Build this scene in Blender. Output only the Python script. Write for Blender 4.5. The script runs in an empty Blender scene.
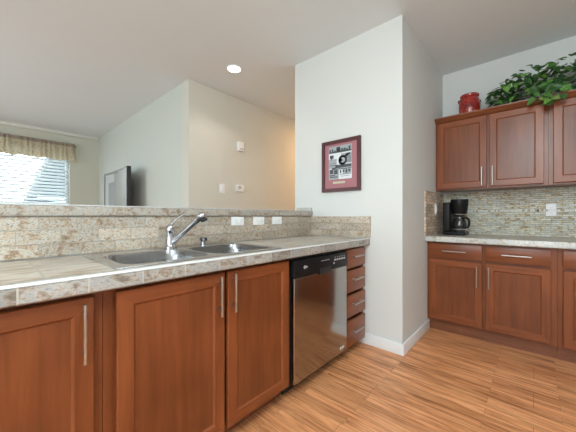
import bpy, bmesh, math, random
from math import pi, sin, cos, radians
from mathutils import Vector, Matrix
random.seed(7)
S = bpy.context.scene
COL = S.collection

# ------------------------------------------------------------------ camera
cd = bpy.data.cameras.new('camera'); cam = bpy.data.objects.new('camera', cd); COL.objects.link(cam)
cam.location = (0, 0, 1.119)
cam.rotation_euler = (pi/2, 0, math.atan2(247, 276))
cd.sensor_width = 36.0; cd.lens = 276/576*36; cd.clip_start = 0.02; cd.clip_end = 200
S.camera = cam
# ------------------------------------------------------------------ view, world, lights
S.view_settings.view_transform = 'Standard'; S.view_settings.look = 'None'
S.view_settings.gamma = 1.0; S.view_settings.use_curve_mapping = False
S.view_settings.exposure = -0.17
W = bpy.data.worlds.new('overcast_sky'); S.world = W; W.use_nodes = True
bg = W.node_tree.nodes['Background']; bg.inputs[0].default_value = (0.79, 0.94, 1.0, 1); bg.inputs[1].default_value = 8.5

def area(name, loc, rot, sx, sy, power, color=(1, 1, 1), portal=False):
    l = bpy.data.lights.new(name, 'AREA'); l.shape = 'RECTANGLE'; l.size = sx; l.size_y = sy
    l.energy = power; l.color = color
    if portal: l.cycles.is_portal = True
    o = bpy.data.objects.new(name, l); COL.objects.link(o); o.location = loc; o.rotation_euler = rot
    return o
# sky portals in the left window and the two added rear windows
area('window_portal', (-6.93, 0.13, 1.59), (0, -pi/2, 0), 1.5, 2.1, 1, portal=True)
area('rear_kitchen_portal', (0.15, -2.68, 1.725), (pi/2, 0, 0), 2.8, 1.45, 1, portal=True)
area('living_portal', (-4.3, -2.68, 1.375), (pi/2, 0, 0), 2.0, 1.55, 1, portal=True)
# added fill lights for the kitchen (out of frame, above and behind the camera)
area('added_ceiling_fill', (0.45, 0.75, 2.70), (0, 0, 0), 1.2, 0.5, 22, (0.88, 0.98, 1.0))
gl = bpy.data.lights.new('added_globe_fill', 'POINT'); gl.energy = 88; gl.shadow_soft_size = 0.22; gl.color = (0.88, 0.98, 1.0)  # added unseen light, placed for ceiling brightness and sheen on the upper cabinets
go = bpy.data.objects.new('added_globe_fill', gl); COL.objects.link(go); go.location = (0.05, -0.6, 2.40)
area('hall_lamp', (-2.45, 4.2, 2.68), (0, 0, 0), 0.3, 0.3, 23, (1.0, 0.60, 0.30))

# ------------------------------------------------------------------ materials
def newmat(name):
    m = bpy.data.materials.new(name); m.use_nodes = True
    nt = m.node_tree; b = nt.nodes['Principled BSDF']
    return m, nt, b
def N(nt, t, **kw):
    n = nt.nodes.new(t)
    for k, v in kw.items(): setattr(n, k, v)
    return n
def lk(nt, a, b): nt.links.new(a, b)
def plain(name, c, rough=0.5, metal=0.0, coat=0.0, bump=0.0, bscale=200, spec=0.5):
    m, nt, b = newmat(name)
    b.inputs['Base Color'].default_value = (*c, 1); b.inputs['Roughness'].default_value = rough
    b.inputs['Metallic'].default_value = metal; b.inputs['Coat Weight'].default_value = coat
    b.inputs['Specular IOR Level'].default_value = spec
    if bump:
        tc = N(nt, 'ShaderNodeTexCoord'); n = N(nt, 'ShaderNodeTexNoise'); n.inputs['Scale'].default_value = bscale
        n.inputs['Detail'].default_value = 3
        bp = N(nt, 'ShaderNodeBump'); bp.inputs['Strength'].default_value = bump; bp.inputs['Distance'].default_value = 0.002
        lk(nt, tc.outputs['Object'], n.inputs['Vector']); lk(nt, n.outputs['Fac'], bp.inputs['Height']); lk(nt, bp.outputs['Normal'], b.inputs['Normal'])
    return m
def emit(name, c, s):
    m, nt, b = newmat(name)
    b.inputs['Base Color'].default_value = (*c, 1); b.inputs['Emission Color'].default_value = (*c, 1); b.inputs['Emission Strength'].default_value = s
    return m
def ramp(nt, stops):
    r = N(nt, 'ShaderNodeValToRGB'); e = r.color_ramp.elements
    while len(e) > 1: e.remove(e[-1])
    e[0].position = stops[0][0]; e[0].color = (*stops[0][1], 1)
    for p, c in stops[1:]:
        x = e.new(p); x.color = (*c, 1)
    return r
def mixc(nt, a, b, fac, mode='MIX'):
    m = N(nt, 'ShaderNodeMix', data_type='RGBA', blend_type=mode)
    for s, v in ((0, fac), (6, a), (7, b)):
        if isinstance(v, (int, float)): m.inputs[s].default_value = v
        elif isinstance(v, tuple): m.inputs[s].default_value = (*v, 1)
        else: lk(nt, v, m.inputs[s])
    return m.outputs[2]

def wood(name, axis, base, dark, rough=0.38):
    m, nt, b = newmat(name)
    tc = N(nt, 'ShaderNodeTexCoord'); oi = N(nt, 'ShaderNodeObjectInfo')
    mp = N(nt, 'ShaderNodeMapping'); sc = [38, 38, 38]; sc['xyz'.index(axis)] = 2.2; mp.inputs['Scale'].default_value = sc
    n = N(nt, 'ShaderNodeTexNoise', noise_dimensions='4D'); n.inputs['Scale'].default_value = 1.0; n.inputs['Detail'].default_value = 6; n.inputs['Roughness'].default_value = 0.6
    n2 = N(nt, 'ShaderNodeTexNoise', noise_dimensions='4D'); n2.inputs['Scale'].default_value = 3.2; n2.inputs['Detail'].default_value = 2
    mu = N(nt, 'ShaderNodeMath', operation='MULTIPLY'); mu.inputs[1].default_value = 40
    lk(nt, oi.outputs['Random'], mu.inputs[0]); lk(nt, mu.outputs[0], n.inputs['W']); lk(nt, mu.outputs[0], n2.inputs['W'])
    lk(nt, tc.outputs['Object'], mp.inputs['Vector']); lk(nt, mp.outputs[0], n.inputs['Vector']); lk(nt, tc.outputs['Object'], n2.inputs['Vector'])
    r = ramp(nt, [(0.28, dark), (0.62, base)]); lk(nt, n.outputs['Fac'], r.inputs[0])
    r2 = ramp(nt, [(0.3, (0.80, 0.78, 0.76)), (0.7, (1.1, 1.1, 1.1))]); lk(nt, n2.outputs['Fac'], r2.inputs[0])
    c = mixc(nt, r.outputs[0], r2.outputs[0], 1.0, 'MULTIPLY')
    lk(nt, c, b.inputs['Base Color']); b.inputs['Roughness'].default_value = rough; b.inputs['Specular IOR Level'].default_value = 0.15
    b.inputs['Coat Weight'].default_value = 0.6; b.inputs['Coat Roughness'].default_value = 0.28
    return m
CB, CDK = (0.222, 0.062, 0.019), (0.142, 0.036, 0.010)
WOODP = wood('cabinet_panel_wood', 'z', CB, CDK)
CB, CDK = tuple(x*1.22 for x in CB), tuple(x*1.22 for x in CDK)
WOODX = wood('cabinet_wood_crosswise', 'x', CB, CDK)
WOODZ = wood('cabinet_wood_upright', 'z', CB, CDK)
WOODY = wood('cabinet_wood_lengthwise', 'y', CB, CDK)
DARKWOOD = wood('toe_board_wood', 'x', (0.26, 0.095, 0.045), (0.18, 0.06, 0.03), 0.5)
CROWNWOOD = wood('crown_wood', 'x', (0.25, 0.075, 0.028), (0.16, 0.045, 0.018))

def stone(name, plane, tw, th, off, grout, stops, scale=14.0, mortar=0.003, rough=0.45, bump=0.5, squash=(1, 1, 1), brickoff=0.5, tint=0.25, speck=0.35, contrast=1.0):
    """tiles of mottled stone on the given plane (uv axes), every tile with its own veining"""
    m, nt, b = newmat(name)
    tc = N(nt, 'ShaderNodeTexCoord'); sp = N(nt, 'ShaderNodeSeparateXYZ'); cb = N(nt, 'ShaderNodeCombineXYZ')
    lk(nt, tc.outputs['Object'], sp.inputs[0])
    ax = {'x': 0, 'y': 1, 'z': 2}
    for i in range(2):
        a = N(nt, 'ShaderNodeMath', operation='ADD'); a.inputs[1].default_value = off[i] + 50*(tw if i == 0 else th)
        lk(nt, sp.outputs[ax[plane[i]]], a.inputs[0]); lk(nt, a.outputs[0], cb.inputs[i])
    br = N(nt, 'ShaderNodeTexBrick'); br.offset = brickoff; br.offset_frequency = 2; br.squash = 1
    br.inputs['Color1'].default_value = (0, 0, 0, 1); br.inputs['Color2'].default_value = (1, 1, 1, 1); br.inputs['Mortar'].default_value = (0.5, 0.5, 0.5, 1)
    br.inputs['Scale'].default_value = 1; br.inputs['Brick Width'].default_value = tw; br.inputs['Row Height'].default_value = th
    br.inputs['Mortar Size'].default_value = mortar; br.inputs['Mortar Smooth'].default_value = 0.2; br.inputs['Bias'].default_value = 0
    lk(nt, cb.outputs[0], br.inputs['Vector'])
    w = N(nt, 'ShaderNodeMath', operation='MULTIPLY'); w.inputs[1].default_value = 9; lk(nt, br.outputs['Color'], w.inputs[0])
    mp = N(nt, 'ShaderNodeMapping'); mp.inputs['Scale'].default_value = squash; lk(nt, tc.outputs['Object'], mp.inputs[0])
    n = N(nt, 'ShaderNodeTexNoise', noise_dimensions='4D'); n.inputs['Scale'].default_value = scale; n.inputs['Detail'].default_value = 7; n.inputs['Roughness'].default_value = 0.62; n.inputs['Distortion'].default_value = 0.6
    lk(nt, mp.outputs[0], n.inputs['Vector']); lk(nt, w.outputs[0], n.inputs['W'])
    st = N(nt, 'ShaderNodeMapRange'); st.inputs[1].default_value = .5-.5/contrast; st.inputs[2].default_value = .5+.5/contrast
    lk(nt, n.outputs['Fac'], st.inputs[0])
    r = ramp(nt, stops); lk(nt, st.outputs[0], r.inputs[0])
    # tile to tile tint
    r3 = ramp(nt, [(0, (1-tint, 1-tint, 1-tint)), (1, (1+tint*.6, 1+tint*.6, 1+tint*.6))]); lk(nt, br.outputs['Color'], r3.inputs[0])
    c = mixc(nt, r.outputs[0], r3.outputs[0], 1.0, 'MULTIPLY')
    # fine dark pits
    n2 = N(nt, 'ShaderNodeTexNoise'); n2.inputs['Scale'].default_value = scale*5; n2.inputs['Detail'].default_value = 4
    lk(nt, mp.outputs[0], n2.inputs['Vector'])
    r2 = ramp(nt, [(0.30, (1-speck, 1-speck*1.05, 1-speck*1.15)), (0.48, (1, 1, 1))]); lk(nt, n2.outputs['Fac'], r2.inputs[0])
    c = mixc(nt, c, r2.outputs[0], 1.0, 'MULTIPLY')
    c = mixc(nt, c, grout, br.outputs['Fac'])
    lk(nt, c, b.inputs['Base Color']); b.inputs['Roughness'].default_value = rough
    h = N(nt, 'ShaderNodeMath', operation='SUBTRACT'); lk(nt, n2.outputs['Fac'], h.inputs[0])
    h2 = N(nt, 'ShaderNodeMath', operation='MULTIPLY'); h2.inputs[1].default_value = 1.5; lk(nt, br.outputs['Fac'], h2.inputs[0]); lk(nt, h2.outputs[0], h.inputs[1])
    bp = N(nt, 'ShaderNodeBump'); bp.inputs['Strength'].default_value = bump; bp.inputs['Distance'].default_value = 0.004
    lk(nt, h.outputs[0], bp.inputs['Height']); lk(nt, bp.outputs[0], b.inputs['Normal'])
    return m
SPL = [(0.22, (0.36, 0.27, 0.19)), (0.36, (0.50, 0.37, 0.26)), (0.44, (0.60, 0.50, 0.38)), (0.49, (0.47, 0.45, 0.41)), (0.53, (0.66, 0.60, 0.51)), (0.57, (0.48, 0.48, 0.46)), (0.62, (0.64, 0.54, 0.42)), (0.69, (0.50, 0.36, 0.24)), (0.80, (0.50, 0.50, 0.48))]
SPL = [(p, (r*(.80+.5*(r-.4)), g*(.78+.5*(r-.4)), b*(.77+.5*(r-.4)))) for p, (r, g, b) in SPL]
SPLASH_YZ = stone('ledger_tile_bar', 'yz', 0.155, 0.0655, (0.05, -0.922), (0.42, 0.37, 0.30), [(p, (min(.85, r*1.12), g*1.12, b*1.12)) for p, (r, g, b) in SPL], 27, 0.0022, bump=1.0, tint=0.18, speck=.6, squash=(1, 1, 1.4), contrast=1.7)
SPLASH_XZ = stone('ledger_tile_end', 'xz', 0.155, 0.0655, (0.1, -0.922), (0.42, 0.37, 0.30), [(p, (min(.85, r*1.12), g*1.12, b*1.12)) for p, (r, g, b) in SPL], 27, 0.0022, bump=1.0, tint=0.18, speck=.6, squash=(1, 1, 1.4), contrast=1.7)
TOP = [(0.30, (0.40, 0.30, 0.21)), (0.42, (0.58, 0.48, 0.37)), (0.50, (0.68, 0.60, 0.49)), (0.57, (0.58, 0.55, 0.49)), (0.66, (0.66, 0.58, 0.47)), (0.78, (0.50, 0.38, 0.26))]
TOP = [(p, (r*0.86, g*0.88, b*0.93)) for p, (r, g, b) in TOP]
COUNTER_XY = stone('counter_tile', 'yx', 0.33, 0.33, (0.28, 0.0), (0.40, 0.35, 0.29), TOP, 7, 0.004, 0.3, 0.15, squash=(2.8, 0.7, 1), brickoff=0, tint=0.12, speck=0.2, contrast=1.6)
COUNTER2_XY = stone('counter_tile_far', 'xy', 0.33, 0.33, (0.05, 0.1), (0.36, 0.32, 0.27), TOP, 6, 0.004, 0.3, 0.15, squash=(0.8, 2.4, 1), brickoff=0, tint=0.12, speck=0.15)
EDGE = [(0.24, (0.20, 0.17, 0.14)), (0.40, (0.34, 0.27, 0.20)), (0.48, (0.48, 0.43, 0.36)), (0.54, (0.36, 0.36, 0.35)), (0.62, (0.52, 0.47, 0.40)), (0.70, (0.30, 0.22, 0.15)), (0.8, (0.48, 0.44, 0.38))]
EDGE = [(p, (r*0.90, g*0.92, b*0.97)) for p, (r, g, b) in EDGE]
EDGE_Y = stone('edge_tile', 'yz', 0.165, 1.0, (0.02, 0.02), (0.50, 0.46, 0.40), EDGE, 20, 0.0025, 0.28, 0.25, squash=(1, 0.7, 1.5), brickoff=0, tint=0.2, contrast=1.6)
LEDGE_Y = stone('ledge_edge_tile', 'yz', 0.33, 1.0, (0.22, 0.02), (0.45, 0.40, 0.33), [(p, (r*1.12, g*1.06, b*1.0)) for p, (r, g, b) in EDGE], 26, 0.0025, 0.3, 0.25, brickoff=0, tint=0.1, contrast=1.4)
EDGE_X = stone('edge_tile_far', 'xz', 0.165, 1.0, (0.02, 0.02), (0.5, 0.47, 0.42), [(p, (r*1.25+.08, g*1.25+.1, b*1.25+.1)) for p, (r, g, b) in EDGE], 15, 0.0025, 0.28, 0.2, brickoff=0, tint=0.15)
MOS = [(p, (r*1.12, g*1.1, b*1.0)) for p, (r, g, b) in [(0.30, (0.36, 0.25, 0.14)), (0.42, (0.58, 0.48, 0.32)), (0.50, (0.70, 0.66, 0.56)), (0.57, (0.55, 0.58, 0.57)), (0.66, (0.74, 0.70, 0.60)), (0.78, (0.58, 0.43, 0.26))]]
MOS = [(p, (r*0.98, g*1.02, b*1.12)) for p, (r, g, b) in MOS]
MOSAIC_XZ = stone('stacked_stone', 'xz', 0.075, 0.0190, (0.0, -0.925), (0.26, 0.22, 0.16), MOS, 20, 0.0012, 0.55, 1.0, squash=(1, 1, 1.5), tint=0.2, contrast=1.5)
MOSAIC_YZ = stone('stacked_stone_side', 'yz', 0.10, 0.031, (0.0, -0.925), (0.34, 0.27, 0.22), [(p, (r*1.05, g*.86, b*.8)) for p, (r, g, b) in MOS], 12, 0.0018, 0.55, 0.9, squash=(1, 1, 2), tint=0.32)

def floor_mat():
    m, nt, b = newmat('laminate_floor')
    tc = N(nt, 'ShaderNodeTexCoord')
    def brick(w, h, ms, off, freq):
        br = N(nt, 'ShaderNodeTexBrick'); br.offset = off; br.offset_frequency = freq
        br.inputs['Color1'].default_value = (0, 0, 0, 1); br.inputs['Color2'].default_value = (1, 1, 1, 1); br.inputs['Mortar'].default_value = (.5, .5, .5, 1)
        br.inputs['Scale'].default_value = 1; br.inputs['Brick Width'].default_value = w; br.inputs['Row Height'].default_value = h
        br.inputs['Mortar Size'].default_value = ms; br.inputs['Mortar Smooth'].default_value = 0.3; br.inputs['Bias'].default_value = 0
        return br
    mpb = N(nt, 'ShaderNodeMapping'); mpb.inputs['Location'].default_value = (20.13, 20.02, 0); lk(nt, tc.outputs['Object'], mpb.inputs[0])
    br = brick(0.88, 0.066, 0.0009, 0.37, 2); lk(nt, mpb.outputs[0], br.inputs['Vector'])
    w = N(nt, 'ShaderNodeMath', operation='MULTIPLY'); w.inputs[1].default_value = 13; lk(nt, br.outputs['Color'], w.inputs[0])
    mp = N(nt, 'ShaderNodeMapping'); mp.inputs['Scale'].default_value = (1.5, 17, 1); lk(nt, tc.outputs['Object'], mp.inputs[0])
    n = N(nt, 'ShaderNodeTexNoise', noise_dimensions='4D'); n.inputs['Scale'].default_value = 1.6; n.inputs['Detail'].default_value = 6; n.inputs['Roughness'].default_value = 0.6; n.inputs['Distortion'].default_value = 0.9
    lk(nt, mp.outputs[0], n.inputs['Vector']); lk(nt, w.outputs[0], n.inputs['W'])
    r = ramp(nt, [(0.32, (0.35, 0.125, 0.046)), (0.41, (0.55, 0.22, 0.088)), (0.50, (0.72, 0.32, 0.140)), (0.68, (0.83, 0.415, 0.20))])
    lk(nt, n.outputs['Fac'], r.inputs[0])
    mp2 = N(nt, 'ShaderNodeMapping'); mp2.inputs['Scale'].default_value = (5, 150, 1); lk(nt, tc.outputs['Object'], mp2.inputs[0])
    n2 = N(nt, 'ShaderNodeTexNoise', noise_dimensions='4D'); n2.inputs['Scale'].default_value = 1; n2.inputs['Detail'].default_value = 3; lk(nt, mp2.outputs[0], n2.inputs['Vector']); lk(nt, w.outputs[0], n2.inputs['W'])
    r2 = ramp(nt, [(0.36, (0.68, 0.62, 0.56)), (0.52, (1.05, 1.05, 1.05))]); lk(nt, n2.outputs['Fac'], r2.inputs[0])
    c = mixc(nt, r.outputs[0], r2.outputs[0], 1.0, 'MULTIPLY')
    r3 = ramp(nt, [(0, (0.87, 0.85, 0.83)), (1, (1.07, 1.07, 1.07))]); lk(nt, br.outputs['Color'], r3.inputs[0])
    c = mixc(nt, c, r3.outputs[0], 1.0, 'MULTIPLY')
    br2 = brick(1.29, 0.198, 0.0013, 0.4, 2); lk(nt, mpb.outputs[0], br2.inputs['Vector'])
    c = mixc(nt, c, (0.29, 0.135, 0.065), br.outputs['Fac'])
    c = mixc(nt, c, (0.26, 0.12, 0.055), br2.outputs['Fac'])
    lk(nt, c, b.inputs['Base Color']); b.inputs['Roughness'].default_value = 0.36
    bp = N(nt, 'ShaderNodeBump'); bp.inputs['Strength'].default_value = 0.12; bp.inputs['Distance'].default_value = 0.002
    lk(nt, n2.outputs['Fac'], bp.inputs['Height']); lk(nt, bp.outputs[0], b.inputs['Normal'])
    return m
FLOOR = floor_mat()
PAINT = plain('greige_wall_paint', (0.68, 0.69, 0.67), 0.75, bump=0.08, bscale=350)
PAINT_LIV = plain('pale_sage_wall_paint', (0.615, 0.64, 0.59), 0.75, bump=0.08, bscale=350)
PAINT_LAMP_TINT = plain('lamp_tinted_wall_paint', (0.66, 0.64, 0.57), 0.75, bump=0.08, bscale=350)  # warm tone of the hall lamp put into the wall colour
CEIL = plain('ceiling_paint', (0.775, 0.835, 0.865), 0.85, bump=0.15, bscale=180)
WHITE = plain('white_trim_paint', (0.80, 0.81, 0.82), 0.4)
PLASTIC = plain('white_plastic', (0.87, 0.87, 0.87), 0.35)
SOCKET = plain('outlet_slot_grey', (0.25, 0.25, 0.26), 0.5)
CHROME = plain('chrome', (0.52, 0.52, 0.54), 0.16, 1.0)
NICKEL = plain('brushed_nickel', (0.46, 0.43, 0.40), 0.33, 1.0)
def brushed(name, c, rough, axis_scale):
    m, nt, b = newmat(name)
    tc = N(nt, 'ShaderNodeTexCoord'); mp = N(nt, 'ShaderNodeMapping'); mp.inputs['Scale'].default_value = axis_scale
    n = N(nt, 'ShaderNodeTexNoise'); n.inputs['Scale'].default_value = 1; n.inputs['Detail'].default_value = 3
    lk(nt, tc.outputs['Object'], mp.inputs[0]); lk(nt, mp.outputs[0], n.inputs['Vector'])
    r = ramp(nt, [(0.3, tuple(x*.9 for x in c)), (0.7, tuple(min(1, x*1.05) for x in c))]); lk(nt, n.outputs['Fac'], r.inputs[0])
    lk(nt, r.outputs[0], b.inputs['Base Color']); b.inputs['Metallic'].default_value = 1; b.inputs['Roughness'].default_value = rough
    bp = N(nt, 'ShaderNodeBump'); bp.inputs['Strength'].default_value = 0.02; bp.inputs['Distance'].default_value = 0.0002
    lk(nt, n.outputs['Fac'], bp.inputs['Height']); lk(nt, bp.outputs[0], b.inputs['Normal'])
    return m
STEEL_DW = brushed('dishwasher_steel', (0.39, 0.37, 0.35), 0.15, (60, 5, 400))
STEEL_SINK = brushed('sink_steel', (0.60, 0.61, 0.62), 0.24, (60, 200, 60))
BLACK = plain('black_plastic', (0.010, 0.010, 0.011), 0.36, spec=.2)
BLACKM = plain('matte_black_plastic', (0.02, 0.02, 0.021), 0.5)
GREYMARK = plain('light_grey_print', (0.55, 0.55, 0.56), 0.4)

# ------------------------------------------------------------------ builders
class MB:
    """collects shapes in world coordinates, then links them as one mesh object"""
    def __init__(s): s.bm = bmesh.new()
    def box(s, x0, x1, y0, y1, z0, z1, bev=0.0, mat=0, seg=2):
        t = bmesh.new()
        vs = [t.verts.new((x, y, z)) for x in (x0, x1) for y in (y0, y1) for z in (z0, z1)]
        for f in ((0, 1, 3, 2), (4, 6, 7, 5), (0, 4, 5, 1), (2, 3, 7, 6), (0, 2, 6, 4), (1, 5, 7, 3)): t.faces.new([vs[i] for i in f])
        if bev: bmesh.ops.bevel(t, geom=t.edges[:], offset=bev, segments=seg, affect='EDGES', profile=0.6)
        return s.add(t, mat)
    def add(s, t, mat=0, smooth=False):
        bmesh.ops.recalc_face_normals(t, faces=t.faces[:])
        for f in t.faces: f.material_index = mat if mat >= 0 else f.material_index; f.smooth = smooth or f.smooth
        me = bpy.data.meshes.new('tmp'); t.to_mesh(me); s.bm.from_mesh(me); bpy.data.meshes.remove(me); t.free(); return s
    def tube(s, pts, r, n=10, mat=0, caps=True):
        t = bmesh.new(); pts = [Vector(p) for p in pts]; rs = r if isinstance(r, (list, tuple)) else [r]*len(pts)
        rings = []; d0 = (pts[1]-pts[0]).normalized()
        u = d0.cross(Vector((0, 0, 1)));
        if u.length < 1e-3: u = Vector((1, 0, 0))
        u.normalize()
        for i, p in enumerate(pts):
            a = pts[max(i-1, 0)]; c = pts[min(i+1, len(pts)-1)]; d = (c-a).normalized()
            u = (u - d*u.dot(d)).normalized(); v = d.cross(u)
            rings.append([t.verts.new(p + (u*cos(2*pi*k/n) + v*sin(2*pi*k/n))*rs[i]) for k in range(n)])
        for a, c in zip(rings, rings[1:]):
            for k in range(n):
                f = t.faces.new((a[k], a[(k+1) % n], c[(k+1) % n], c[k])); f.smooth = True
        if caps: t.faces.new(rings[0]); t.faces.new(rings[-1])
        return s.add(t, mat)
    def lathe(s, c, prof, n=32, mat=0, axis=(0, 0, 1), smooth=True):
        """profile of (radius, height) about an axis through c; ends with radius 0 close"""
        t = bmesh.new(); q = Vector((0, 0, 1)).rotation_difference(Vector(axis)).to_matrix(); c = Vector(c); rings = []
        for r, h in prof:
            if r < 1e-6: rings.append([t.verts.new(c + q @ Vector((0, 0, h)))])
            else: rings.append([t.verts.new(c + q @ Vector((r*cos(2*pi*k/n), r*sin(2*pi*k/n), h))) for k in range(n)])
        for a, b in zip(rings, rings[1:]):
            for k in range(n):
                k2 = (k+1) % n
                if len(a) == 1 and len(b) == 1: continue
                if len(a) == 1: f = t.faces.new((a[0], b[k2], b[k]))
                elif len(b) == 1: f = t.faces.new((a[k], a[k2], b[0]))
                else: f = t.faces.new((a[k], a[k2], b[k2], b[k]))
                f.smooth = smooth
        return s.add(t, mat)
    def prism(s, poly, fn, d0, d1, mat=0):
        """polygon (a, b) pulled from d0 to d1; fn maps (a, b, d) to world"""
        t = bmesh.new(); A = [t.verts.new(fn(a, b, d0)) for a, b in poly]; B = [t.verts.new(fn(a, b, d1)) for a, b in poly]
        t.faces.new(A); t.faces.new(B[::-1])
        for i in range(len(poly)): j = (i+1) % len(poly); t.faces.new((A[i], A[j], B[j], B[i]))
        return s.add(t, mat)
    def build(s, name, mats, parent=None, bevel=0.0):
        me = bpy.data.meshes.new(name)
        o = bpy.data.objects.new(name, me)
        if parent is not None:
            root = parent
            while root.parent: root = root.parent
            bmesh.ops.transform(s.bm, matrix=Matrix.LocRotScale(root.location, root.rotation_euler, None).inverted(), verts=s.bm.verts[:])
        s.bm.to_mesh(me); s.bm.free(); me.set_sharp_from_angle(angle=radians(38))
        for m in (mats if isinstance(mats, (list, tuple)) else [mats]): me.materials.append(m)
        COL.objects.link(o)
        if parent is not None: o.parent = parent
        if bevel:
            b = o.modifiers.new('bevel', 'BEVEL'); b.width = bevel; b.segments = 2; b.limit_method = 'ANGLE'
        return o
def tag(o, label, cat, group=None):
    o['label'] = label; o['category'] = cat
    if group: o['group'] = group
    return o
def thing(name, label, cat, loc, group=None, rz=0):
    o = bpy.data.objects.new(name, None); COL.objects.link(o); o.location = loc; o.rotation_euler = (0, 0, rz); o.empty_display_size = 0.05
    return tag(o, label, cat, group)
def struct(name, mb, m):
    o = mb.build(name, m); o['kind'] = 'structure'; return o
def bx(*a, **k): return MB().box(*a, **k)

# ------------------------------------------------------------------ setting
CH = 2.74
XW, XE, YS, YN = -6.77, 1.75, -2.6, 5.2
struct('floor', bx(XW-.2, XE+.2, YS-.2, YN+.2, -0.1, 0), FLOOR)
struct('ceiling', bx(XW-.2, XE+.2, YS-.2, YN+.2, CH, CH+.1), CEIL)
def wall_x(name, x0, x1, y0, y1, holes, m):
    mb = MB(); ys = y0
    for (a, b, z0, z1) in holes:
        mb.box(x0, x1, ys, a, 0, CH); mb.box(x0, x1, a, b, 0, z0) if z0 > 0 else None; mb.box(x0, x1, a, b, z1, CH); ys = b
    mb.box(x0, x1, ys, y1, 0, CH); return struct(name, mb, m)
def wall_y(name, y0, y1, x0, x1, holes, m):
    mb = MB(); xs = x0
    for (a, b, z0, z1) in holes:
        mb.box(xs, a, y0, y1, 0, CH); mb.box(a, b, y0, y1, 0, z0) if z0 > 0 else None; mb.box(a, b, y0, y1, z1, CH); xs = b
    mb.box(xs, x1, y0, y1, 0, CH); return struct(name, mb, m)
WIN = (-0.92, 1.175, 0.85, 2.33)
wall_x('wall_window', XW-.15, XW, YS-.15, 1.65, [WIN], plain('beige_wall_paint', (0.60, 0.595, 0.50), 0.75, bump=0.08, bscale=350))
wall_y('wall_living', 1.65, 1.80, XW-.15, -3.2, [], PAINT_LIV)
wall_x('wall_hall', -3.20, -3.05, 1.65, YN, [], PAINT_LAMP_TINT)
wall_y('wall_hall_end', YN-.15, YN, -3.05, -1.926, [], PAINT_LAMP_TINT)
struct('wall_pantry', bx(-1.926, -0.795, 2.267, YN, 0, CH), PAINT)
wall_y('wall_kitchen', 3.571, 3.72, -0.795, XE+.15, [], PAINT)
wall_x('wall_right', XE, XE+.15, YS-.15, 3.571, [], PAINT)
wall_y('wall_rear', YS-.15, YS, XW, XE, [(-5.3, -3.3, 0.6, 2.15), (-1.25, 1.55, 1.0, 2.45)], PAINT)
struct('wall_knee', bx(-1.90, -1.712, -0.75, 2.262, 0, 1.119), PAINT)
mb = MB()
mb.box(-1.20, -0.779, 2.252, 2.2665, 0, 0.092, 0.004); mb.box(-0.7945, -0.779, 2.2665, 2.985, 0, 0.092, 0.004)
struct('baseboard_pantry', mb, WHITE)
struct('baseboard_hall', bx(-3.0495, -3.036, 1.8, 5.04, 0, 0.092, 0.004), WHITE)
struct('trim_1', bx(XW+.0005, XW+.05, YS, 1.649, CH-.062, CH-.0005, 0.012), plain('cream_crown_paint', (0.74, 0.73, 0.66), 0.6))
# left window
mb = MB(); y0, y1, z0, z1 = WIN
for a in ((y0+.002, y0+.05, z0+.002, z1-.002), (y1-.05, y1-.002, z0+.002, z1-.002), (y0+.05, y1-.05, z0+.002, z0+.05), (y0+.05, y1-.05, z1-.05, z1-.002), ((y0+y1)/2-.03, (y0+y1)/2+.03, z0+.05, z1-.05)):
    mb.box(XW-.14, XW-.09, *a, 0.004)
wf = struct('window_1', mb, WHITE)
glass, nt, b = newmat('window_glass'); b.inputs['Transmission Weight'].default_value = 1; b.inputs['Roughness'].default_value = 0; b.inputs['IOR'].default_value = 1.05; b.inputs['Base Color'].default_value = (1, 1, 1, 1)
MB().box(XW-.118, XW-.112, y0+.05, y1-.05, z0+.05, z1-.05).build('pane', glass, wf)
MB().box(XW-.088, XW+.03, y0+.002, y1-.002, z0-.02, z0+.001, 0.003).build('sill', WHITE, wf)
# unseen rear windows, added and sized for the daylight they let in
mb = MB()
for a in ((-1.248, -1.20, 1.002, 2.448), (1.50, 1.548, 1.002, 2.448), (0.12, 0.18, 1.05, 2.40), (-1.20, 1.50, 1.002, 1.05), (-1.20, 1.50, 2.40, 2.448)): mb.box(a[0], a[1], YS-.10, YS-.04, a[2], a[3])
struct('added_window_3', mb, WHITE)
mb = MB()
for a in ((-5.298, -5.25, 0.602, 2.148), (-3.35, -3.302, 0.602, 2.148), (-4.33, -4.27, 0.65, 2.10), (-5.25, -3.35, 0.602, 0.65), (-5.25, -3.35, 2.10, 2.148)): mb.box(a[0], a[1], YS-.10, YS-.04, a[2], a[3])
struct('added_window_2', mb, WHITE)
struct('ground', bx(-40, XW-.25, -25, 25, -0.6, -0.5), plain('lawn', (0.06, 0.09, 0.04), 0.9))

# ------------------------------------------------------------------ outside the window
nh = thing('neighbour_house', 'grey sided house with a steep gable roof seen through the blinds', 'house', (-11.7, 2.9, -0.5))
fn = lambda a, b, d: (d, a, b)
MB().prism([(0.88, -0.5), (4.92, -0.5), (4.92, 0.95), (2.90, 6.4), (0.88, 0.95)], fn, -12.4, -11.3).build('wall', plain('blue_grey_siding', (0.045, 0.065, 0.075), 0.8), nh)
rf = MB()
rf.prism([(0.80, 0.82), (2.90, 6.47), (5.0, 0.82), (5.15, 0.82), (2.90, 6.87), (0.65, 0.82)], fn, -12.5, -11.0)
rf.build('roof', plain('dark_shingles', (0.06, 0.065, 0.07), 0.9), nh)
MB().prism([(1.15, 1.62), (2.2, 1.48), (2.2, 1.60), (1.15, 1.76)], fn, -11.28, -11.0).build('porch_roof', plain('pale_porch', (0.5, 0.53, 0.55), 0.7), nh)
hd = MB(); hd.box(-12.2, -11.6, -6, 0.6, -0.5, 1.56, 0.08)
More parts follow.
